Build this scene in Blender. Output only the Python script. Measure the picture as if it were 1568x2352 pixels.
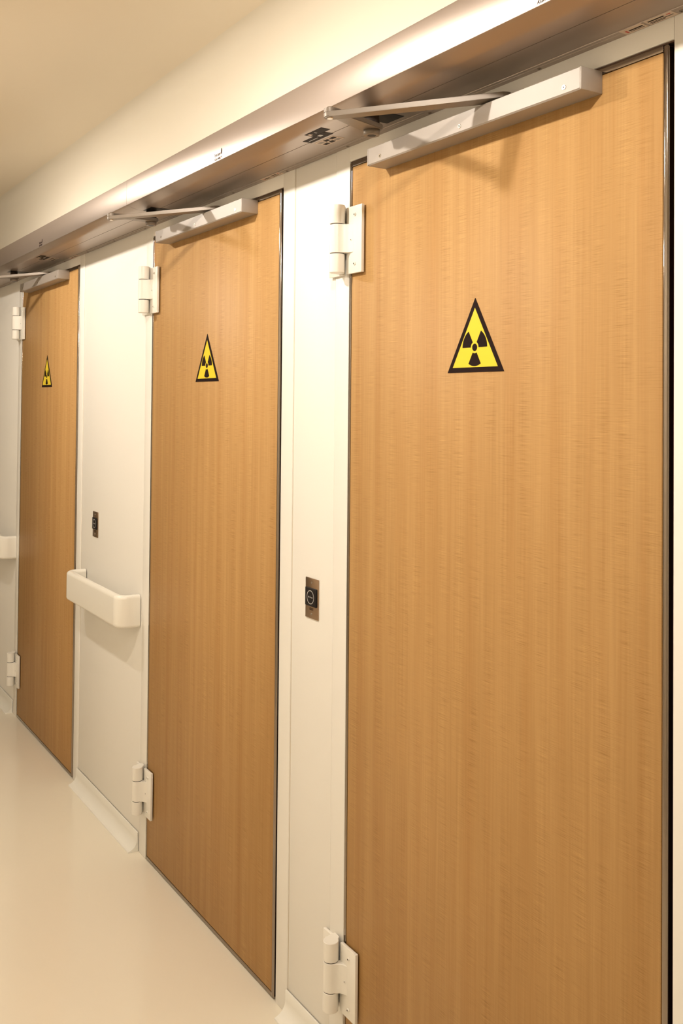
import bpy, bmesh, math, random
from mathutils import Vector, Matrix

# ---------------------------------------------------------------- clear
for o in list(bpy.data.objects):
    bpy.data.objects.remove(o, do_unlink=True)
scene = bpy.context.scene
col = scene.collection

# ---------------------------------------------------------------- camera
# corridor: the door wall is y = 0, the corridor lies at y < 0, x runs along it, z is up
IMG_W, IMG_H = 1568, 2352
F_PX, CY_PX = 2213.3, 882.7
YAW, PITCH, ROLL = 1.0037, 0.0202, 0.0089
cam_d = bpy.data.cameras.new('camera')
cam = bpy.data.objects.new('camera', cam_d)
col.objects.link(cam)
cam_d.sensor_fit = 'VERTICAL'
cam_d.sensor_height = 36.0
cam_d.lens = F_PX / IMG_H * 36.0
cam_d.shift_y = -(IMG_H / 2 - CY_PX) / IMG_H
cam_d.clip_start = 0.02
r_ = Vector((math.cos(YAW), math.sin(YAW), 0))
f_ = Vector((-math.sin(YAW), math.cos(YAW), 0))
u_ = Vector((0, 0, 1))
fw = f_ * math.cos(PITCH) + u_ * math.sin(PITCH)
up = -f_ * math.sin(PITCH) + u_ * math.cos(PITCH)
rt = r_ * math.cos(ROLL) + up * math.sin(ROLL)
up2 = -r_ * math.sin(ROLL) + up * math.cos(ROLL)
M = Matrix((rt, up2, -fw)).transposed().to_4x4()
M.translation = Vector((1.8764, -1.2131, 1.5362))
cam.matrix_world = M
scene.camera = cam

# ---------------------------------------------------------------- world and exposure
world = bpy.data.worlds.new('world')
scene.world = world
world.use_nodes = True
world.node_tree.nodes['Background'].inputs[0].default_value = (1.0, 0.85, 0.65, 1)
world.node_tree.nodes['Background'].inputs[1].default_value = 0.05
scene.view_settings.view_transform = 'Standard'
scene.view_settings.look = 'None'
scene.view_settings.gamma = 1.0
scene.view_settings.use_curve_mapping = False
scene.view_settings.exposure = 0.08
# the corridor's ceiling lamps (built further down from these numbers)
LAMP_X = (-1.94, -0.15, 1.25)
LAMP_Y, LAMP_Z = -0.92, 2.415
LAMP_R = 0.032
LAMP_I = 3.2                       # radiant intensity of one bulb, W/sr
LAMP_COL = (1.0, 0.925, 0.83)
CEIL = 2.585


# ---------------------------------------------------------------- materials
def new_mat(name):
    m = bpy.data.materials.new(name)
    m.use_nodes = True
    return m, m.node_tree.nodes, m.node_tree.links, m.node_tree.nodes['Principled BSDF']


def plain(name, colr, rough=0.5, metal=0.0, spec=0.5, bump=0.0, bscale=300.0, var=0.0):
    m, N, L, b = new_mat(name)
    b.inputs['Base Color'].default_value = (*colr, 1)
    b.inputs['Roughness'].default_value = rough
    b.inputs['Metallic'].default_value = metal
    b.inputs['Specular IOR Level'].default_value = spec
    if bump or var:
        tc = N.new('ShaderNodeTexCoord')
        nz = N.new('ShaderNodeTexNoise')
        nz.inputs['Scale'].default_value = bscale
        nz.inputs['Detail'].default_value = 3
        L.new(tc.outputs['Object'], nz.inputs['Vector'])
        if bump:
            bp = N.new('ShaderNodeBump')
            bp.inputs['Strength'].default_value = bump
            bp.inputs['Distance'].default_value = 0.001
            L.new(nz.outputs['Fac'], bp.inputs['Height'])
            L.new(bp.outputs['Normal'], b.inputs['Normal'])
        if var:
            n2 = N.new('ShaderNodeTexNoise')
            n2.inputs['Scale'].default_value = 1.7
            n2.inputs['Detail'].default_value = 4
            L.new(tc.outputs['Object'], n2.inputs['Vector'])
            mx = N.new('ShaderNodeMix')
            mx.data_type = 'RGBA'
            mx.inputs[6].default_value = (*[c * (1 - var) for c in colr], 1)
            mx.inputs[7].default_value = (*[min(1, c * (1 + var)) for c in colr], 1)
            L.new(n2.outputs['Fac'], mx.inputs[0])
            L.new(mx.outputs[2], b.inputs['Base Color'])
    return m


def brushed(name, colr, rough=0.35, stretch=(1.0, 120.0, 120.0), bump=0.06, rvar=0.08, metal=1.0):
    """metal with fine brush lines along the axis with the small stretch"""
    m, N, L, b = new_mat(name)
    b.inputs['Metallic'].default_value = metal
    b.inputs['Base Color'].default_value = (*colr, 1)
    tc = N.new('ShaderNodeTexCoord')
    mp = N.new('ShaderNodeMapping')
    mp.inputs['Scale'].default_value = stretch
    L.new(tc.outputs['Object'], mp.inputs['Vector'])
    nz = N.new('ShaderNodeTexNoise')
    nz.inputs['Scale'].default_value = 6
    nz.inputs['Detail'].default_value = 4
    L.new(mp.outputs['Vector'], nz.inputs['Vector'])
    mr = N.new('ShaderNodeMapRange')
    mr.inputs['To Min'].default_value = rough - rvar
    mr.inputs['To Max'].default_value = rough + rvar
    L.new(nz.outputs['Fac'], mr.inputs['Value'])
    L.new(mr.outputs['Result'], b.inputs['Roughness'])
    bp = N.new('ShaderNodeBump')
    bp.inputs['Strength'].default_value = bump
    bp.inputs['Distance'].default_value = 0.0006
    L.new(nz.outputs['Fac'], bp.inputs['Height'])
    L.new(bp.outputs['Normal'], b.inputs['Normal'])
    return m


def wood_mat():
    m, N, L, b = new_mat('oak_laminate')
    tc = N.new('ShaderNodeTexCoord')
    oi = N.new('ShaderNodeObjectInfo')
    add = N.new('ShaderNodeVectorMath')
    add.operation = 'MULTIPLY_ADD'
    add.inputs[1].default_value = (1, 1, 1)
    mulr = N.new('ShaderNodeMath')
    mulr.operation = 'MULTIPLY'
    mulr.inputs[1].default_value = 17.0
    L.new(oi.outputs['Random'], mulr.inputs[0])
    cmb = N.new('ShaderNodeCombineXYZ')
    L.new(mulr.outputs[0], cmb.inputs['X'])
    L.new(mulr.outputs[0], cmb.inputs['Z'])
    L.new(tc.outputs['Object'], add.inputs[0])
    L.new(cmb.outputs[0], add.inputs[2])

    def nz(scale, detail=3.0, rough=0.55):
        mp = N.new('ShaderNodeMapping')
        mp.inputs['Scale'].default_value = scale
        L.new(add.outputs[0], mp.inputs['Vector'])
        n = N.new('ShaderNodeTexNoise')
        n.inputs['Scale'].default_value = 1.0
        n.inputs['Detail'].default_value = detail
        n.inputs['Roughness'].default_value = rough
        L.new(mp.outputs['Vector'], n.inputs['Vector'])
        return n.outputs['Fac']

    def ramp(src, stops):
        r = N.new('ShaderNodeValToRGB')
        e = r.color_ramp.elements
        e[0].position, e[0].color = stops[0][0], (*stops[0][1], 1)
        e[1].position, e[1].color = stops[-1][0], (*stops[-1][1], 1)
        for p, c in stops[1:-1]:
            k = e.new(p)
            k.color = (*c, 1)
        L.new(src, r.inputs['Fac'])
        return r.outputs['Color']

    def mix(a, bb, fac, mode='MIX'):
        x = N.new('ShaderNodeMix')
        x.data_type = 'RGBA'
        x.blend_type = mode
        if isinstance(fac, float):
            x.inputs[0].default_value = fac
        else:
            L.new(fac, x.inputs[0])
        L.new(a, x.inputs[6])
        L.new(bb, x.inputs[7])
        return x.outputs[2]

    streak = nz((26, 1, 0.55), 4.0, 0.62)          # vertical strips of veneer
    fine = nz((170, 1, 3.0), 3.0, 0.6)             # fine vertical fibres
    thread = nz((22, 1, 720), 2.0, 0.5)             # short fine horizontal threads
    patch = nz((22, 1, 6.0), 2.0, 0.5)             # where the threads show
    broad = nz((3.0, 1, 0.9), 2.0, 0.5)
    base = ramp(streak, [(0.28, (0.428, 0.238, 0.086)), (0.5, (0.474, 0.284, 0.112)), (0.72, (0.532, 0.328, 0.136))])
    reddish = ramp(broad, [(0.35, (1.05, 1.02, 1.0)), (0.7, (0.97, 0.93, 0.90))])
    c = mix(base, reddish, 1.0, 'MULTIPLY')
    fi = ramp(fine, [(0.3, (0.90, 0.88, 0.85)), (0.7, (1.06, 1.07, 1.08))])
    c = mix(c, fi, 0.7, 'MULTIPLY')
    th = ramp(thread, [(0.33, (0.78, 0.74, 0.67)), (0.47, (1.0, 1.0, 1.0)), (0.56, (1.0, 1.0, 1.0)), (0.70, (1.17, 1.20, 1.20))])
    pm = N.new('ShaderNodeMapRange')
    pm.inputs['From Min'].default_value = 0.38
    pm.inputs['From Max'].default_value = 0.68
    pm.inputs['To Min'].default_value = 0.15
    pm.inputs['To Max'].default_value = 0.95
    L.new(patch, pm.inputs['Value'])
    c = mix(c, th, pm.outputs['Result'], 'MULTIPLY')
    L.new(c, b.inputs['Base Color'])
    b.inputs['Roughness'].default_value = 0.5
    b.inputs['Specular IOR Level'].default_value = 0.15
    bp = N.new('ShaderNodeBump')
    bp.inputs['Strength'].default_value = 0.12
    bp.inputs['Distance'].default_value = 0.0008
    L.new(thread, bp.inputs['Height'])
    L.new(bp.outputs['Normal'], b.inputs['Normal'])
    return m


M_WALL = plain('cream_wall_panel', (0.865, 0.83, 0.765), 0.5, spec=0.2, bump=0.05, bscale=260, var=0.012)
M_FRAME = plain('cream_frame_paint', (0.865, 0.83, 0.765), 0.45, spec=0.25, bump=0.04, bscale=200)
M_UPPER = plain('cream_plaster', (0.83, 0.77, 0.65), 0.8, spec=0.2, bump=0.08, bscale=180, var=0.012)
M_CEIL = plain('ceiling_plaster', (0.88, 0.79, 0.64), 0.85, spec=0.2, bump=0.06, bscale=150, var=0.012)
M_FLOOR = plain('beige_vinyl', (0.85, 0.775, 0.635), 0.13, spec=0.45, bump=0.03, bscale=60, var=0.02)
M_OPP = plain('warm_cream_paint', (0.89, 0.84, 0.73), 0.6, spec=0.2, bump=0.05, bscale=200)
M_COVE = plain('cream_cove_base', (0.87, 0.84, 0.76), 0.3, spec=0.5)
M_WHITE = plain('cream_white_enamel', (0.86, 0.82, 0.74), 0.3, spec=0.5)
M_RAIL = plain('cream_rail_plastic', (0.89, 0.85, 0.76), 0.25, spec=0.5)
M_ALU = brushed('satin_aluminium', (0.39, 0.325, 0.28), 0.37, (0.6, 90, 90), 0.0, 0.02, 0.8)
M_ALU2 = plain('silver_painted_aluminium', (0.36, 0.31, 0.265), 0.45, metal=0.1)
M_ARM = plain('grey_enamel_arm', (0.215, 0.175, 0.138), 0.42, metal=0.25)
M_STEEL = brushed('stainless_trim', (0.31, 0.26, 0.215), 0.10, (140, 140, 0.8), 0.0, 0.03)
M_PLATE = brushed('brushed_steel_plate', (0.40, 0.285, 0.195), 0.30, (2, 2, 140), 0.05, 0.06)
M_WOOD = wood_mat()
M_DARK = plain('dark_core', (0.035, 0.02, 0.012), 0.8)
M_GAP_SHADE = plain('dark_gap_shade', (0.10, 0.05, 0.028), 0.7)  # dark brown of the added strips that shade the door gap
M_BLACK = plain('black_plastic', (0.012, 0.010, 0.010), 0.4, spec=0.15)
M_BLACKPRINT = plain('black_print', (0.014, 0.006, 0.005), 0.6, spec=0.08)
M_YELLOW = plain('yellow_vinyl', (0.82, 0.62, 0.025), 0.4)
M_SCREW = plain('screw_steel', (0.62, 0.56, 0.48), 0.25, metal=0.9)
M_RING = plain('pale_grey_print', (0.42, 0.40, 0.38), 0.4)
M_STICK = plain('pale_sticker', (0.58, 0.46, 0.36), 0.5)
M_STICKD = plain('dark_sticker', (0.030, 0.020, 0.015), 0.6, spec=0.1)
M_RED = plain('red_print', (0.5, 0.05, 0.03), 0.5)
M_CAULK = plain('seam_caulk', (0.62, 0.53, 0.39), 0.8)


# ---------------------------------------------------------------- mesh helpers
def finish(bm, name, mats, parent=None, smooth=False, loc=None, angle=None):
    bmesh.ops.recalc_face_normals(bm, faces=bm.faces)
    me = bpy.data.meshes.new(name)
    bm.to_mesh(me)
    bm.free()
    for m in (mats if isinstance(mats, (list, tuple)) else [mats]):
        me.materials.append(m)
    if smooth:
        for p in me.polygons:
            p.use_smooth = True
        if angle is not None:
            me.set_sharp_from_angle(angle=math.radians(angle))
    o = bpy.data.objects.new(name, me)
    col.objects.link(o)
    if parent is not None:
        o.parent = parent
    if loc is not None:
        o.location = loc
    return o


def tag(o, label=None, cat=None, group=None, kind=None):
    if label:
        o['label'] = label
    if cat:
        o['category'] = cat
    if group:
        o['group'] = group
    if kind:
        o['kind'] = kind
    return o


def empty(name, loc=(0, 0, 0), parent=None):
    o = bpy.data.objects.new(name, None)
    o.empty_display_size = 0.05
    col.objects.link(o)
    o.location = loc
    if parent is not None:
        o.parent = parent
    return o


def copy_tree(o, parent=None):
    c = o.copy()
    col.objects.link(c)
    c.parent = parent
    for ch in [k for k in bpy.data.objects if k.parent == o]:
        copy_tree(ch, c)
    return c


def add_box(bm, x0, x1, y0, y1, z0, z1, bev=0.0, seg=2, mi=0):
    r = bmesh.ops.create_cube(bm, size=1.0)
    vs = r['verts']
    for v in vs:
        v.co = Vector(((x0 + x1) / 2 + v.co.x * (x1 - x0), (y0 + y1) / 2 + v.co.y * (y1 - y0), (z0 + z1) / 2 + v.co.z * (z1 - z0)))
    fs = set(f for v in vs for f in v.link_faces)
    for f in fs:
        f.material_index = mi
    if bev > 0:
        es = list(set(e for v in vs for e in v.link_edges))
        r2 = bmesh.ops.bevel(bm, geom=es, offset=bev, segments=seg, affect='EDGES', profile=0.5)
        for f in r2['faces']:
            f.material_index = mi
    return vs


def add_cyl(bm, p0, p1, r0, r1=None, n=24, mi=0, cap=True):
    p0, p1 = Vector(p0), Vector(p1)
    r1 = r0 if r1 is None else r1
    d = (p1 - p0).normalized()
    a = d.orthogonal().normalized()
    b = d.cross(a)
    ra, rb = [], []
    for i in range(n):
        t = 2 * math.pi * i / n
        k = a * math.cos(t) + b * math.sin(t)
        ra.append(bm.verts.new(p0 + k * r0))
        rb.append(bm.verts.new(p1 + k * r1))
    for i in range(n):
        j = (i + 1) % n
        f = bm.faces.new((ra[i], ra[j], rb[j], rb[i]))
        f.material_index = mi
        f.smooth = True
    if cap:
        bm.faces.new(ra[::-1]).material_index = mi
        bm.faces.new(rb).material_index = mi


def add_prism(bm, pts, axis, a0, a1, mi=0):
    """pts: outline in the two other axes (in x,y,z order); extruded along axis from a0 to a1"""
    def co(p, a):
        q = list(p)
        q.insert('xyz'.index(axis), a)
        return q
    va = [bm.verts.new(co(p, a0)) for p in pts]
    vb = [bm.verts.new(co(p, a1)) for p in pts]
    n = len(pts)
    for i in range(n):
        j = (i + 1) % n
        bm.faces.new((va[i], va[j], vb[j], vb[i])).material_index = mi
    bm.faces.new(va[::-1]).material_index = mi
    bm.faces.new(vb).material_index = mi
    return va + vb


def arc(cx, cy, r, a0, a1, n):
    return [(cx + r * math.cos(math.radians(a0 + (a1 - a0) * i / n)), cy + r * math.sin(math.radians(a0 + (a1 - a0) * i / n))) for i in range(n + 1)]


def box_obj(name, mats, parent, x0, x1, y0, y1, z0, z1, bev=0.0, seg=2):
    bm = bmesh.new()
    add_box(bm, x0, x1, y0, y1, z0, z1, bev, seg)
    return finish(bm, name, mats, parent, smooth=bev > 0, angle=50)


def text_obj(name, body, size, mat, parent, loc, rot, width=None, ext=0.0003):
    cu = bpy.data.curves.new(name, 'FONT')
    cu.body = body
    cu.size = size
    cu.extrude = ext
    cu.align_x = 'CENTER'
    cu.align_y = 'CENTER'
    t = bpy.data.objects.new(name + '_curve', cu)
    col.objects.link(t)
    dg = bpy.context.evaluated_depsgraph_get()
    dg.update()
    me = bpy.data.meshes.new_from_object(t.evaluated_get(dg))
    bpy.data.objects.remove(t, do_unlink=True)
    me.name = name
    me.materials.clear()
    me.materials.append(mat)
    if width:
        xs = [v.co.x for v in me.vertices]
        k = width / (max(xs) - min(xs))
        for v in me.vertices:
            v.co.x *= k
    o = bpy.data.objects.new(name, me)
    col.objects.link(o)
    o.parent = parent
    o.location = loc
    o.rotation_euler = rot
    return o


# ---------------------------------------------------------------- layout
W, H = 0.911, 2.10                 # door opening
DX = (0.0, -1.2296, -2.9475)       # left edge of each opening, nearest first
FR = 0.061                         # face width of the frame
X0, X1 = -7.2, 3.6                 # corridor ends
YF = -1.95                         # opposite wall
HB, HT, HD = 2.1360, 2.2255, 0.1785  # operator housing bottom, top, depth

# ---------------------------------------------------------------- structure
bm = bmesh.new()
add_box(bm, X0, X1, YF, 0.35, -0.12, 0.0)
tag(finish(bm, 'floor', M_FLOOR), 'glossy beige sheet vinyl corridor floor below the doors', 'floor', kind='structure')

bm = bmesh.new()
add_box(bm, X0, X1, YF, 0.35, CEIL, CEIL + 0.12)
tag(finish(bm, 'ceiling', M_CEIL), 'warm cream plaster ceiling of the corridor, upper left', 'ceiling', kind='structure')

# door wall, lower part: panels between the frames, upper part: plaster band above the housing, softly coved to the ceiling
wall = empty('wall_back')
tag(wall, 'cream corridor wall that holds the row of three wooden doors', 'wall', kind='structure')
edges = [X0]
for d in sorted(DX):
    edges += [d - FR, d + W + FR]
edges.append(X1)
for i in range(0, len(edges), 2):
    box_obj('wall_panel', M_WALL, wall, edges[i] + 0.0012, edges[i + 1] - 0.0012, 0.0022, 0.16, 0, HB + 0.02, 0.0012, 2)
bm = bmesh.new()
pts = [(0.16, HB + 0.02), (0.0022, HB + 0.02)] + [(0.0022 - 0.05 + 0.05 * math.cos(math.radians(a)), CEIL - 0.05 + 0.05 * math.sin(math.radians(a))) for a in range(0, 91, 10)] + [(-0.0478, CEIL + 0.02), (0.16, CEIL + 0.02)]
add_prism(bm, pts, 'x', X0, X1)
finish(bm, 'upper_band', M_UPPER, wall, smooth=True, angle=40)
for d in DX:                        # soft sealant lines where frame meets panel
    for xs in (d - FR, d + W + FR):
        box_obj('sealant_line', M_CAULK, wall, xs - 0.0022, xs + 0.0022, 0.0030, 0.02, 0, HB)
# dark room side behind the doors
bm = bmesh.new()
add_box(bm, X0, X1, 0.2, 0.22, 0, CEIL)
tag(finish(bm, 'wall_behind_doors', M_DARK), 'dark backing hidden behind the closed doors', 'wall', kind='structure')
for nm, a in (('wall_front', (X0, X1, YF - 0.1, YF, 0, CEIL)), ('wall_left', (X0 - 0.1, X0, YF, 0.2, 0, CEIL)), ('wall_right', (X1, X1 + 0.1, YF, 0.2, 0, CEIL))):
    bm = bmesh.new()
    add_box(bm, *a)
    tag(finish(bm, nm, M_OPP), {'wall_front': 'plain cream wall opposite the doors', 'wall_left': 'plain cream wall at the far corridor end', 'wall_right': 'plain cream wall at the near corridor end'}[nm], 'wall', kind='structure')

# coved vinyl base between the frames
def cove(name, xa, xb, label):
    bm = bmesh.new()
    r = 0.034
    out = [(0.0, 0.0), (0.0, 0.0635), (-0.0035, 0.0635), (-0.0045, 0.0620)]
    out += [(-0.0045, 0.040)]
    c = (-0.0045 - r, 0.0045 + r)
    out += [(c[0] + r * math.cos(math.radians(a)), c[1] + r * math.sin(math.radians(a))) for a in range(-5, -81, -8)]
    out += [(-0.0350, 0.0035), (-0.0355, 0.0)]
    add_prism(bm, out, 'x', xa, xb)
    o = finish(bm, name, M_COVE, smooth=True, angle=35)
    tag(o, label, 'baseboard', kind='structure')
cove('baseboard_left', X0, DX[2] - FR - 0.008, 'cream coved base at the wall left of the farthest door')
cove('baseboard_center', DX[2] + W + FR - 0.003, DX[1] - FR - 0.006, 'cream coved base between farthest and middle door, below the handrail')
cove('baseboard_right', DX[1] + W + FR - 0.001, DX[0] - FR - 0.006, 'cream coved base between the middle and the nearest door')
cove('baseboard_near', DX[0] + W + FR, X1, 'cream coved base right of the nearest door')


# ---------------------------------------------------------------- doors
def screw_mesh(bm, c, r, h, d=(0, -1, 0), mi_head=0, mi_slot=1):
    """countersunk screw head proud of a face, with a cross recess"""
    c, d = Vector(c), Vector(d)
    add_cyl(bm, c, c + d * h, r, r * 0.86, 16, mi_head)
    a = d.orthogonal().normalized()
    b = d.cross(a)
    for ax, bx in ((a, b), (b, a)):
        p = [c + d * (h + 0.0001) + ax * (s * r * 0.55) + bx * (t * r * 0.13) for s, t in ((-1, -1), (1, -1), (1, 1), (-1, 1))]
        bm.faces.new([bm.verts.new(q) for q in p]).material_index = mi_slot


def make_hinge(parent):
    hg = empty('hinge', (0, 0, 0), parent)     # origin: door opening edge, bottom of the leaf plate
    hh = 0.155
    ax, ay, R = -0.0075, -0.0285, 0.0178
    # leaf screwed to the door
    bm = bmesh.new()
    add_box(bm, 0.0035, 0.0665, -0.0105, -0.0025, 0, hh, 0.0012, 2)
    finish(bm, 'door_leaf_plate', M_WHITE, hg, True, angle=40)
    # leaf screwed to the frame
    bm = bmesh.new()
    add_box(bm, -0.076, -0.016, -0.0075, 0.0, 0.0, hh - 0.004, 0.0012, 2)
    finish(bm, 'frame_leaf_plate', M_WHITE, hg, True, angle=40)
    z = (0.003, 0.0475, 0.1155, 0.160)
    gap = 0.0009
    for i in range(3):
        bm = bmesh.new()
        z0, z1 = z[i] + (gap if i else 0), z[i + 1] - (gap if i < 2 else 0)
        n = 40
        if i == 1:      # the middle knuckle runs out into the door leaf
            a0, a1 = 62.0, 345.0
            pts = [(ax + R * math.cos(math.radians(a0 + (a1 - a0) * k / n)), ay + R * math.sin(math.radians(a0 + (a1 - a0) * k / n))) for k in range(n + 1)]
            pts += [(0.0125, -0.0265), (0.0170, -0.0190), (0.0230, -0.0145), (0.0320, -0.0112), (0.0340, -0.0100), (0.0340, -0.0040), (0.0120, -0.0040), (0.0040, -0.0085)]
            add_prism(bm, pts, 'z', z0, z1)
        else:           # the outer ones run back to the frame leaf
            a0, a1 = -170.0, 80.0
            pts = [(ax + R * math.cos(math.radians(a0 + (a1 - a0) * k / n)), ay + R * math.sin(math.radians(a0 + (a1 - a0) * k / n))) for k in range(n + 1)]
            pts += [(-0.010, -0.004), (-0.030, -0.003), (-0.030, -0.012)]
            va = add_prism(bm, pts, 'z', z0, z1)
        o = finish(bm, 'knuckle', M_WHITE, hg, True, angle=38)
        md = o.modifiers.new('edge', 'BEVEL')
        md.width = 0.0012
        md.segments = 2
        md.limit_method = 'ANGLE'
        md.angle_limit = math.radians(50)
    bm = bmesh.new()
    add_cyl(bm, (ax, ay, 0.004), (ax, ay, 0.159), R - 0.0016, n=24)
    finish(bm, 'pin', M_DARK, hg)
    for sx, sz in ((0.0400, 0.134), (0.0262, 0.0775), (0.0400, 0.021)):
        bm = bmesh.new()
        add_cyl(bm, (sx, -0.0100, sz), (sx, -0.0135, sz), 0.0042, 0.0036, 16, 0)
        add_cyl(bm, (sx - 0.0003, -0.0135, sz), (sx - 0.0003, -0.01365, sz), 0.0019, 0.0019, 10, 1)
        finish(bm, 'screw', [M_WHITE, M_DARK], hg)
    bm = bmesh.new()
    add_cyl(bm, (-0.060, -0.007, hh - 0.022), (-0.060, -0.0105, hh - 0.022), 0.0042, 0.0036, 16, 0)
    add_cyl(bm, (-0.060, -0.0105, hh - 0.022), (-0.060, -0.01065, hh - 0.022), 0.0019, 0.0019, 10, 1)
    finish(bm, 'screw', [M_WHITE, M_DARK], hg)
    return hg


def make_door(n, x, label):
    d = empty('door_%d' % n, (x, 0, 0))
    tag(d, label, 'door', kind='structure')
    # frame: two jambs and a head, rounded at the opening edge
    for nm, a in (('frame_jamb', (-FR + 0.0015, 0.0, 0.0, 0.15, 0.0, HB + 0.01)), ('frame_jamb', (W, W + FR - 0.0015, 0.0, 0.15, 0.0, HB + 0.01)), ('frame_head', (0.0, W, 0.0, 0.15, H, HB + 0.01))):
        bm = bmesh.new()
        add_box(bm, *a, 0.0022 if nm != 'frame_head' else 0.0012, 3)
        finish(bm, nm, M_FRAME, d, True, angle=50)
    # added dark strips, paint the gap round the leaf as shaded and dim the jambs
    box_obj('gap_shade_strip', M_GAP_SHADE, d, W - 0.0022, W, 0.0035, 0.055, 0.0, H)
    box_obj('gap_shade_strip', M_GAP_SHADE, d, 0.0, 0.0009, 0.0035, 0.055, 0.0, H)
    box_obj('gap_shade_strip', M_GAP_SHADE, d, 0.0, W, 0.0035, 0.055, H - 0.0024, H)
    # rebate stop behind the leaf
    box_obj('stop', M_DARK, d, 0.0, W, 0.056, 0.10, 0.0, H)
    # leaf: core, laminate face, metal edges all round
    leaf = box_obj('leaf', M_DARK, d, 0.004, W - 0.011, 0.0055, 0.050, 0.005, H - 0.006)
    box_obj('laminate_face', M_WOOD, leaf, 0.0118, 0.8895, 0.0005, 0.006, 0.0155, H - 0.0150, 0.0006, 1)
    tr = [('edge_trim', 0.0012, 0.0098, -0.0003, 0.050, 0.004, H - 0.004, 0.0016),
          ('edge_trim', 0.8908, 0.9025, -0.0022, 0.050, 0.004, H - 0.004, 0.0052),
          ('edge_trim', 0.0100, 0.8906, 0.0000, 0.050, H - 0.0138, H - 0.0040, 0.0010),
          ('edge_trim', 0.0100, 0.8906, 0.0000, 0.050, 0.004, 0.0142, 0.0010)]
    for nm, a, b, c, e, f, g, bv in tr:
        bm = bmesh.new()
        add_box(bm, a, b, c, e, f, g, bv, 5)
        finish(bm, nm, M_STEEL, leaf, True, angle=60)
    h1 = make_hinge(d)
    h1.location = (0, 0, 1.8355)
    h2 = copy_tree(h1, d)
    h2.location = (0, 0, 0.1520)
    return d


doors = [make_door(1, DX[0], 'nearest of the three oak laminate doors, filling the right half, steel edge trim'),
         make_door(2, DX[1], 'middle one of the three oak laminate doors, between handrail wall and narrow switch wall'),
         make_door(3, DX[2], 'farthest of the three oak laminate doors, at the left edge')]

# ---------------------------------------------------------------- radiation signs
def make_sign(x, label):
    s = 0.1653
    h = s * 0.866
    root = empty('warning_sign', (x, 0.0004, 1.5995))
    tag(root, label, 'sign', 'radiation warning signs on the doors')
    cz = h / 3

    def tri(k, y0, y1, name, mat):
        bm = bmesh.new()
        c = (0, cz)
        P = [(-s / 2, 0), (s / 2, 0), (0, h)]
        P = [((p[0] - c[0]) * k, c[1] + (p[1] - c[1]) * k) for p in P]
        add_prism(bm, P, 'y', y0, y1)
        return finish(bm, name, mat, root)
    tri(1.0, 0.0, -0.0010, 'border', M_BLACKPRINT)
    tri(0.80, -0.0008, -0.0013, 'yellow_field', M_YELLOW)
    bm = bmesh.new()
    y0, y1 = -0.0012, -0.0016
    add_prism(bm, arc(0, cz, 0.0072, 0, 360, 32)[:-1], 'y', y0, y1)
    for a in (30, 150, 270):
        P = arc(0, cz, 0.0114, a - 30, a + 30, 8) + arc(0, cz, 0.0362, a + 30, a - 30, 14)
        add_prism(bm, P, 'y', y0, y1)
    finish(bm, 'trefoil', M_BLACKPRINT, root)
    return root


for x, lab in zip(DX, ('yellow triangular radiation sign with black trefoil on the nearest door',
                       'yellow triangular radiation sign with black trefoil on the middle door',
                       'small-looking yellow triangular radiation sign on the farthest door')):
    make_sign(x + 0.4494, lab)

# ---------------------------------------------------------------- slide rails on the doors
def make_slide_rail():
    root = empty('slide_rail', (0, 0, 2.0535))
    zh = 0.0372
    bm = bmesh.new()
    # channel: open slot along the top
    prof = [(0.0, 0.0), (-0.047, 0.0), (-0.0495, 0.0025), (-0.0495, zh - 0.0012), (-0.0483, zh), (-0.034, zh), (-0.034, zh - 0.014), (-0.016, zh - 0.014), (-0.016, zh), (0.0, zh)]
    add_prism(bm, prof, 'x', 0.149, 0.764)
    finish(bm, 'channel', M_ALU2, root, True, angle=30)
    for a, b in ((0.145, 0.149), (0.764, 0.768)):
        box_obj('end_cap', M_ALU2, root, a, b, -0.0500, 0.0, -0.0003, zh + 0.0003, 0.0011, 2)
    for sx in (0.1933, 0.4579, 0.7293):
        bm = bmesh.new()
        screw_mesh(bm, (sx, -0.0490, 0.0122), 0.0046, 0.0016)
        finish(bm, 'screw', [M_SCREW, M_DARK], root)
    return root


rail0 = make_slide_rail()
for i, (x, lab) in enumerate(zip(DX, ('silver slide rail bar screwed to the top of the nearest door',
                                      'silver slide rail bar screwed to the top of the middle door',
                                      'silver slide rail bar screwed to the top of the farthest door'))):
    o = rail0 if i == 0 else copy_tree(rail0)
    o.location = (x, 0.0004, 2.0535)
    tag(o, lab, 'slide rail', 'door closer slide rails')

# ---------------------------------------------------------------- opener arms
def add_bar(bm, p0, p1, w0, w1, t, bev=0.0015):
    """flat tapered bar with rounded ends between two points, width across, thickness t up"""
    p0, p1 = Vector(p0), Vector(p1)
    d = (p1 - p0)
    ln = d.length
    d.normalize()
    s = Vector((-d.y, d.x, 0)).normalized()
    u = d.cross(s)
    out = []
    n = 10
    for i in range(n + 1):
        a = math.pi / 2 + math.pi * i / n
        out.append(p0 + d * (math.cos(a) * w0 / 2) + s * (math.sin(a) * w0 / 2))
    for i in range(n + 1):
        a = -math.pi / 2 + math.pi * i / n
        out.append(p1 + d * (math.cos(a) * w1 / 2) + s * (math.sin(a) * w1 / 2))
    va = [bm.verts.new(q - u * t / 2) for q in out]
    vb = [bm.verts.new(q + u * t / 2) for q in out]
    m = len(out)
    for i in range(m):
        j = (i + 1) % m
        bm.faces.new((va[i], va[j], vb[j], vb[i]))
    bm.faces.new(va[::-1])
    bm.faces.new(vb)
    es = [e for v in va + vb for e in v.link_edges if abs((e.verts[0].co - e.verts[1].co).normalized().dot(u)) < 0.5]
    bmesh.ops.bevel(bm, geom=list(set(es)), offset=bev, segments=2, affect='EDGES')


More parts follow.
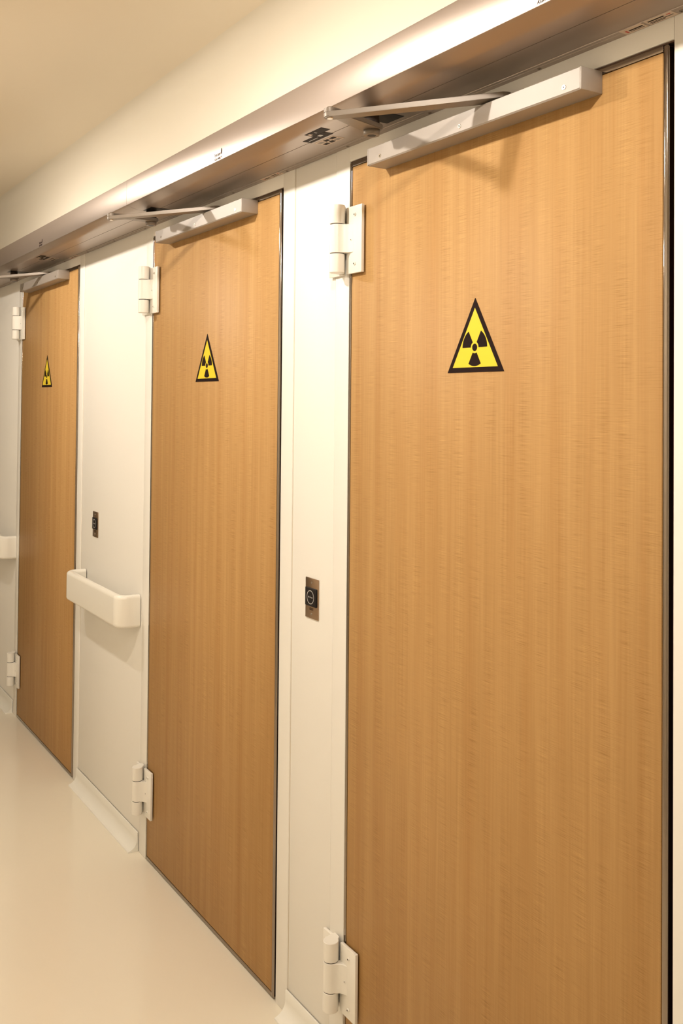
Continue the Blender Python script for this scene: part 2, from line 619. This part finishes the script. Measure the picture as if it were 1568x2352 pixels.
ELB = (0.334, -0.262, 2.084)
SPI = (0.236, -0.100, 2.108)
SHOE = (0.552, -0.024, 2.101)


def make_arm():
    root = empty('opener_arm', (0, 0, 0))
    bm = bmesh.new()
    add_bar(bm, SPI, (ELB[0], ELB[1], ELB[2] + 0.006), 0.046, 0.024, 0.010)
    finish(bm, 'crank', M_ARM, root, True, angle=40)
    bm = bmesh.new()
    add_bar(bm, (ELB[0], ELB[1], ELB[2] - 0.003), SHOE, 0.024, 0.034, 0.010)
    finish(bm, 'forearm', M_ARM, root, True, angle=40)
    bm = bmesh.new()
    add_cyl(bm, (ELB[0], ELB[1], ELB[2] - 0.0095), (ELB[0], ELB[1], ELB[2] + 0.013), 0.0055, n=20)
    finish(bm, 'elbow_pivot', M_SCREW, root)
    bm = bmesh.new()
    add_cyl(bm, (SPI[0], SPI[1], HB - 0.0008), (SPI[0], SPI[1], SPI[2] + 0.003), 0.015, 0.017, 28)
    finish(bm, 'spindle', M_DARK, root)
    bm = bmesh.new()
    add_cyl(bm, (SPI[0], SPI[1], SPI[2] - 0.004), (SPI[0], SPI[1], SPI[2] - 0.017), 0.0175, 0.0160, 28, 0)
    add_cyl(bm, (SPI[0], SPI[1], SPI[2] - 0.017), (SPI[0], SPI[1], SPI[2] - 0.0172), 0.0095, 0.0095, 6, 1)
    finish(bm, 'spindle_bolt', [M_ARM, M_BLACK], root)
    bm = bmesh.new()
    add_cyl(bm, (SHOE[0], SHOE[1], SHOE[2] - 0.004), (SHOE[0], SHOE[1], 2.079), 0.007, n=18)
    finish(bm, 'guide_pin', M_BLACK, root)
    return root


arm0 = make_arm()
for i, (x, lab) in enumerate(zip(DX, ('grey folding opener arm under the metal housing, above the nearest door',
                                      'grey folding opener arm under the metal housing, above the middle door',
                                      'grey folding opener arm under the metal housing, above the farthest door'))):
    o = arm0 if i == 0 else copy_tree(arm0)
    o.location = (x, 0, 0)
    tag(o, lab, 'opener arm', 'door opener arms')

# ---------------------------------------------------------------- operator housing above the doors
def make_housing(xa, xb, label, screws, logos, slots):
    root = empty('operator_housing', (xa, 0, HB))
    tag(root, label, 'door operator', 'door operator housings along the wall')
    ox = xa
    ln = xb - xa
    hz = HT - HB
    bm = bmesh.new()
    prof = [(-0.022, 0.0), (-0.0930, 0.0), (-0.0932, 0.0016), (-0.0945, 0.0016), (-0.0947, 0.0)]
    prof += [(-0.134, 0.0), (-0.140, 0.0004), (-0.146, 0.0016), (-0.152, 0.0032), (-0.160, 0.0056), (-0.168, 0.0080), (-HD + 0.0018, 0.0103), (-HD + 0.0004, 0.0110), (-HD, 0.0122)]
    prof += [(-HD, hz - 0.0025), (-HD + 0.0007, hz - 0.0007), (-HD + 0.0025, hz), (0.0, hz), (0.0, 0.003), (-0.022, 0.003)]
    add_prism(bm, prof, 'x', 0.0006, ln - 0.0006)
    finish(bm, 'cover', M_ALU, root, True, angle=28)
    bm = bmesh.new()
    fl = [(0.0, 0.003), (0.0, -0.0012), (-0.0125, -0.0012), (-0.0130, -0.0002), (-0.0140, -0.0002), (-0.0145, -0.0012), (-0.0210, -0.0012), (-0.0216, 0.0), (-0.0216, 0.003)]
    add_prism(bm, fl, 'x', 0.0006, ln - 0.0006)
    finish(bm, 'back_flange', M_ALU, root, True, angle=28)
    for sx in screws:
        bm = bmesh.new()
        screw_mesh(bm, (sx - ox, -0.0075, -0.0010), 0.0042, 0.0012, (0, 0, -1))
        finish(bm, 'screw', [M_ARM, M_DARK], root)
    for sx in slots:                       # flat black plates painting the dark of the holes round the spindles
        bm = bmesh.new()
        add_prism(bm, [(sx + 0.200 - ox, -0.125), (sx + 0.262 - ox, -0.125), (sx + 0.262 - ox, -0.036), (sx + 0.200 - ox, -0.036)], 'z', -0.0006, 0.0008)
        finish(bm, 'spindle_opening_dark', M_BLACK, root)
    for lx in logos:                       # maker's mark on the front
        cx = lx - ox
        mk = text_obj('lettering', 'besam', 0.0125, M_BLACKPRINT, root, (cx - 0.004, -HD - 0.0001, 0.0278), (math.pi / 2, 0, 0), 0.034)
        text_obj('lettering', 'ASSA ABLOY', 0.0085, M_BLACKPRINT, root, (cx, -HD - 0.0001, 0.0166), (math.pi / 2, 0, 0), 0.044)
        bm = bmesh.new()
        add_box(bm, cx - 0.022, cx + 0.022, -HD - 0.0003, -HD, 0.0219, 0.0224)
        add_prism(bm, [(cx + 0.0185 + 0.0035 * math.cos(t * math.pi / 8), 0.0315 + 0.0080 * math.sin(t * math.pi / 8)) for t in range(16)], 'y', -HD - 0.0003, -HD)
        finish(bm, 'emblem', M_BLACKPRINT, root)
    return root, ox


def sticker(root, ox, name, x0, x1, y0, y1, mat, marks=(), z=0.0):
    bm = bmesh.new()
    add_box(bm, x0 - ox, x1 - ox, y0, y1, z - 0.0005, z + 0.0004, mi=0)
    mats = [mat]
    for (a, b, c, d, m) in marks:
        if m not in mats:
            mats.append(m)
        add_box(bm, x0 + (x1 - x0) * a - ox, x0 + (x1 - x0) * b - ox, y0 + (y1 - y0) * c, y0 + (y1 - y0) * d, z - 0.0007, z - 0.0004, mi=mats.index(m))
    return finish(bm, name, mats, root)


def flange_stickers(root, ox, x):
    sticker(root, ox, 'label_sticker', x, x + 0.043, -0.0212, -0.002, M_STICK,
            [(0.14, 0.22, 0.30, 0.75, M_RED), (0.30, 0.92, 0.36, 0.54, M_STICKD), (0.30, 0.92, 0.66, 0.72, M_STICKD)], -0.0012)
    sticker(root, ox, 'label_sticker', x + 0.048, x + 0.100, -0.0212, -0.002, M_STICK,
            [(0.08, 0.66, 0.20, 0.38, M_STICKD), (0.76, 0.90, 0.20, 0.32, M_RED), (0.08, 0.92, 0.54, 0.62, M_STICKD), (0.08, 0.60, 0.72, 0.80, M_STICKD)], -0.0012)


def belly_stickers(root, ox, x):
    sticker(root, ox, 'dark_label', x + 0.048, x + 0.120, -0.136, -0.113, M_STICKD, [(0.06, 0.2, 0.2, 0.6, M_STICK), (0.4, 0.46, 0.3, 0.6, M_RING)])
    sticker(root, ox, 'dark_label', x, x + 0.096, -0.1125, -0.090, M_STICKD, [(0.1, 0.5, 0.45, 0.55, M_RING), (0.62, 0.75, 0.1, 0.5, M_RING)])
    cells = []
    for i in range(3):
        for j in range(2):
            cells.append((0.06 + i * 0.32, 0.06 + i * 0.32 + 0.24, 0.12 + j * 0.45, 0.12 + j * 0.45 + 0.32, M_STICKD if (i + j) % 3 else M_ARM))
    sticker(root, ox, 'grid_label', x + 0.002, x + 0.080, -0.082, -0.050, M_STICK, cells)


SP = 0.3145
root, ox = make_housing(-1.0, 1.75, 'bright satin metal operator housing above the nearest door, right of the joint',
                        [-0.9152, -0.6007, -0.2867, 0.0015, 0.312, 0.628, 0.931, 1.25], (-0.336, 0.822), (DX[0],))
belly_stickers(root, ox, -0.026)
flange_stickers(root, ox, 0.822)
flange_stickers(root, ox, -0.412)
root, ox = make_housing(-4.4, -1.0, 'satin metal operator housing running left of the joint, above the farthest door',
                        [-3.8, -3.49, -3.17, -2.86, -2.545, -2.23, -1.915, -1.60, -1.285], (-1.972,), (DX[2],))
belly_stickers(root, ox, -2.245)
flange_stickers(root, ox, -2.13)

# the middle door's black plate, painted dark of its spindle hole, right of the joint
hous = [o for o in bpy.data.objects if o.name == 'operator_housing'][0]
bm = bmesh.new()
add_prism(bm, [(DX[1] + 0.232 + 1.0, -0.125), (DX[1] + 0.300 + 1.0, -0.125), (DX[1] + 0.300 + 1.0, -0.036), (DX[1] + 0.232 + 1.0, -0.036)], 'z', -0.0006, 0.0008)
finish(bm, 'spindle_opening_dark', M_BLACK, hous)

# ---------------------------------------------------------------- touchless exit switches
def make_switch():
    root = empty('exit_switch', (0, 0, 0))
    hw, z0, z1 = 0.0307, 1.0108, 1.1090
    zc = (z0 + z1) / 2
    bm = bmesh.new()
    add_box(bm, -hw, hw, -0.0030, 0.0, z0 - zc, z1 - zc, 0.0014, 2)
    finish(bm, 'face_plate', M_PLATE, root, True, angle=40)
    bm = bmesh.new()
    bz = 0.0035
    add_box(bm, -0.0262, 0.0262, -0.0068, -0.002, bz - 0.0225, bz + 0.0225, 0.0022, 3)
    sens = finish(bm, 'sensor_block', M_BLACK, root, True, angle=40)
    bm = bmesh.new()
    n = 48
    ro, ri = 0.0168, 0.0150
    vs = []
    for i in range(n):
        a = 2 * math.pi * i / n
        vs.append([bm.verts.new((q * math.cos(a), y, bz + q * math.sin(a))) for q, y in ((ro, -0.0067), (ro, -0.0071), (ri, -0.0071), (ri, -0.0067))])
    for i in range(n):
        j = (i + 1) % n
        for k in range(4):
            bm.faces.new((vs[i][k], vs[j][k], vs[j][(k + 1) % 4], vs[i][(k + 1) % 4]))
    finish(bm, 'light_ring', M_RING, sens)
    text_obj('lettering', 'No Touch', 0.006, M_RING, sens, (0, -0.0068, bz), (math.pi / 2, 0, 0), 0.021)
    text_obj('lettering', 'EXIT', 0.0085, M_BLACKPRINT, root, (0, -0.0030, -0.0262), (math.pi / 2, 0, 0), 0.018)
    for sz in (0.0385, -0.0375):
        bm = bmesh.new()
        screw_mesh(bm, (0, -0.0028, sz), 0.0026, 0.0010)
        finish(bm, 'screw', [M_SCREW, M_DARK], root)
    return root


sw0 = make_switch()
for i, (x, lab) in enumerate(((-0.1542, 'steel exit switch plate with black sensor on the narrow wall beside the nearest door'),
                              (-1.7965, 'steel exit switch plate with black sensor on the wall above the full handrail'))):
    o = sw0 if i == 0 else copy_tree(sw0)
    o.location = (x, 0.0022, 1.0599)
    tag(o, lab, 'switch', 'touchless exit switches')

# ---------------------------------------------------------------- handrails
def sweep(bm, path, prof):
    """path: list of (x, y); prof: closed list of (offset along inward normal, z)"""
    rings = []
    n = len(path)
    for i, p in enumerate(path):
        a = Vector(path[max(0, i - 1)])
        b = Vector(path[min(n - 1, i + 1)])
        t = (b - a).normalized()
        nn = Vector((-t.y, t.x))
        rings.append([bm.verts.new((p[0] + nn.x * q, p[1] + nn.y * q, z)) for q, z in prof])
    m = len(prof)
    for i in range(n - 1):
        for k in range(m):
            j = (k + 1) % m
            bm.faces.new((rings[i][k], rings[i][j], rings[i + 1][j], rings[i + 1][k]))
    bm.faces.new(rings[0])
    bm.faces.new(rings[-1][::-1])


def rounded_rect(t, z0, z1, r):
    out = []
    for cx, cz, a in ((t - r, z1 - r, 0), (r, z1 - r, 90), (r, z0 + r, 180), (t - r, z0 + r, 270)):
        out += [(cx + r * math.cos(math.radians(a + k * 15)), cz + r * math.sin(math.radians(a + k * 15))) for k in range(7)]
    return out


def make_handrail(xl, xr, label):
    root = empty('handrail', ((xl + xr) / 2, 0, 0.76))
    tag(root, label, 'handrail', 'wall handrails')
    cx = (xl + xr) / 2
    D, R = 0.082, 0.046
    prof = rounded_rect(0.030, 0.0, 0.112, 0.0125)
    pl = [(xl - cx, -0.001)] + [(xl - cx + R - R * math.cos(math.radians(a)), -D + R - R * math.sin(math.radians(a))) for a in range(0, 91, 10)]
    pr = [(-(p[0]) , p[1]) for p in pl][::-1]
    bm = bmesh.new()
    sweep(bm, [pl[-1], pr[0]], prof)
    finish(bm, 'grip', M_RAIL, root, True, angle=60)
    bm = bmesh.new()
    sweep(bm, pl[:-1] + [(pl[-1][0] - 0.0006, pl[-1][1])], prof)
    finish(bm, 'end_return', M_RAIL, root, True, angle=60)
    bm = bmesh.new()
    sweep(bm, [(pr[0][0] + 0.0006, pr[0][1])] + pr[1:], prof)
    finish(bm, 'end_return', M_RAIL, root, True, angle=60)
    return root


make_handrail(-1.926, -1.302, 'cream plastic wall handrail between the farthest and the middle door, seen whole')
make_handrail(-3.66, -2.985, 'cream plastic wall handrail at the left edge, only its end in view')

# ---------------------------------------------------------------- ceiling lamps (each gives its own light)
M_BULB, N, L, b = new_mat('opal_bulb')
b.inputs['Base Color'].default_value = (0.9, 0.85, 0.75, 1)
b.inputs['Emission Color'].default_value = (*LAMP_COL, 1)
b.inputs['Emission Strength'].default_value = LAMP_I / (math.pi * LAMP_R ** 2)


def lathe(bm, prof, n=40):
    vs = [[bm.verts.new((q * math.cos(2 * math.pi * i / n), q * math.sin(2 * math.pi * i / n), z)) for q, z in prof] for i in range(n)]
    m = len(prof)
    for i in range(n):
        j = (i + 1) % n
        for k in range(m):
            kk = (k + 1) % m
            bm.faces.new((vs[i][k], vs[j][k], vs[j][kk], vs[i][kk]))


for lx, lab in zip(LAMP_X, ('round white ceiling lamp with opal bulb, farthest down the corridor',
                            'round white ceiling lamp with opal bulb, middle one of the corridor',
                            'round white ceiling lamp with opal bulb, nearest along the corridor')):
    root = empty('ceiling_lamp', (lx, LAMP_Y, LAMP_Z))
    tag(root, lab, 'lamp', 'ceiling lamps of the corridor')
    top = CEIL - LAMP_Z
    bm = bmesh.new()
    lathe(bm, [(0.014, 0.034), (0.06, 0.032), (0.085, 0.022), (0.10, 0.002), (0.103, 0.002), (0.089, 0.024), (0.06, 0.036), (0.03, 0.05), (0.03, top), (0.014, top)])
    finish(bm, 'shade', M_WHITE, root, True, angle=40)
    bm = bmesh.new()
    add_cyl(bm, (0, 0, 0.024), (0, 0, 0.06), 0.0135, n=16)
    finish(bm, 'socket', M_WHITE, root)
    bm = bmesh.new()
    bmesh.ops.create_uvsphere(bm, u_segments=14, v_segments=8, radius=LAMP_R)
    finish(bm, 'bulb', M_BULB, root, True)
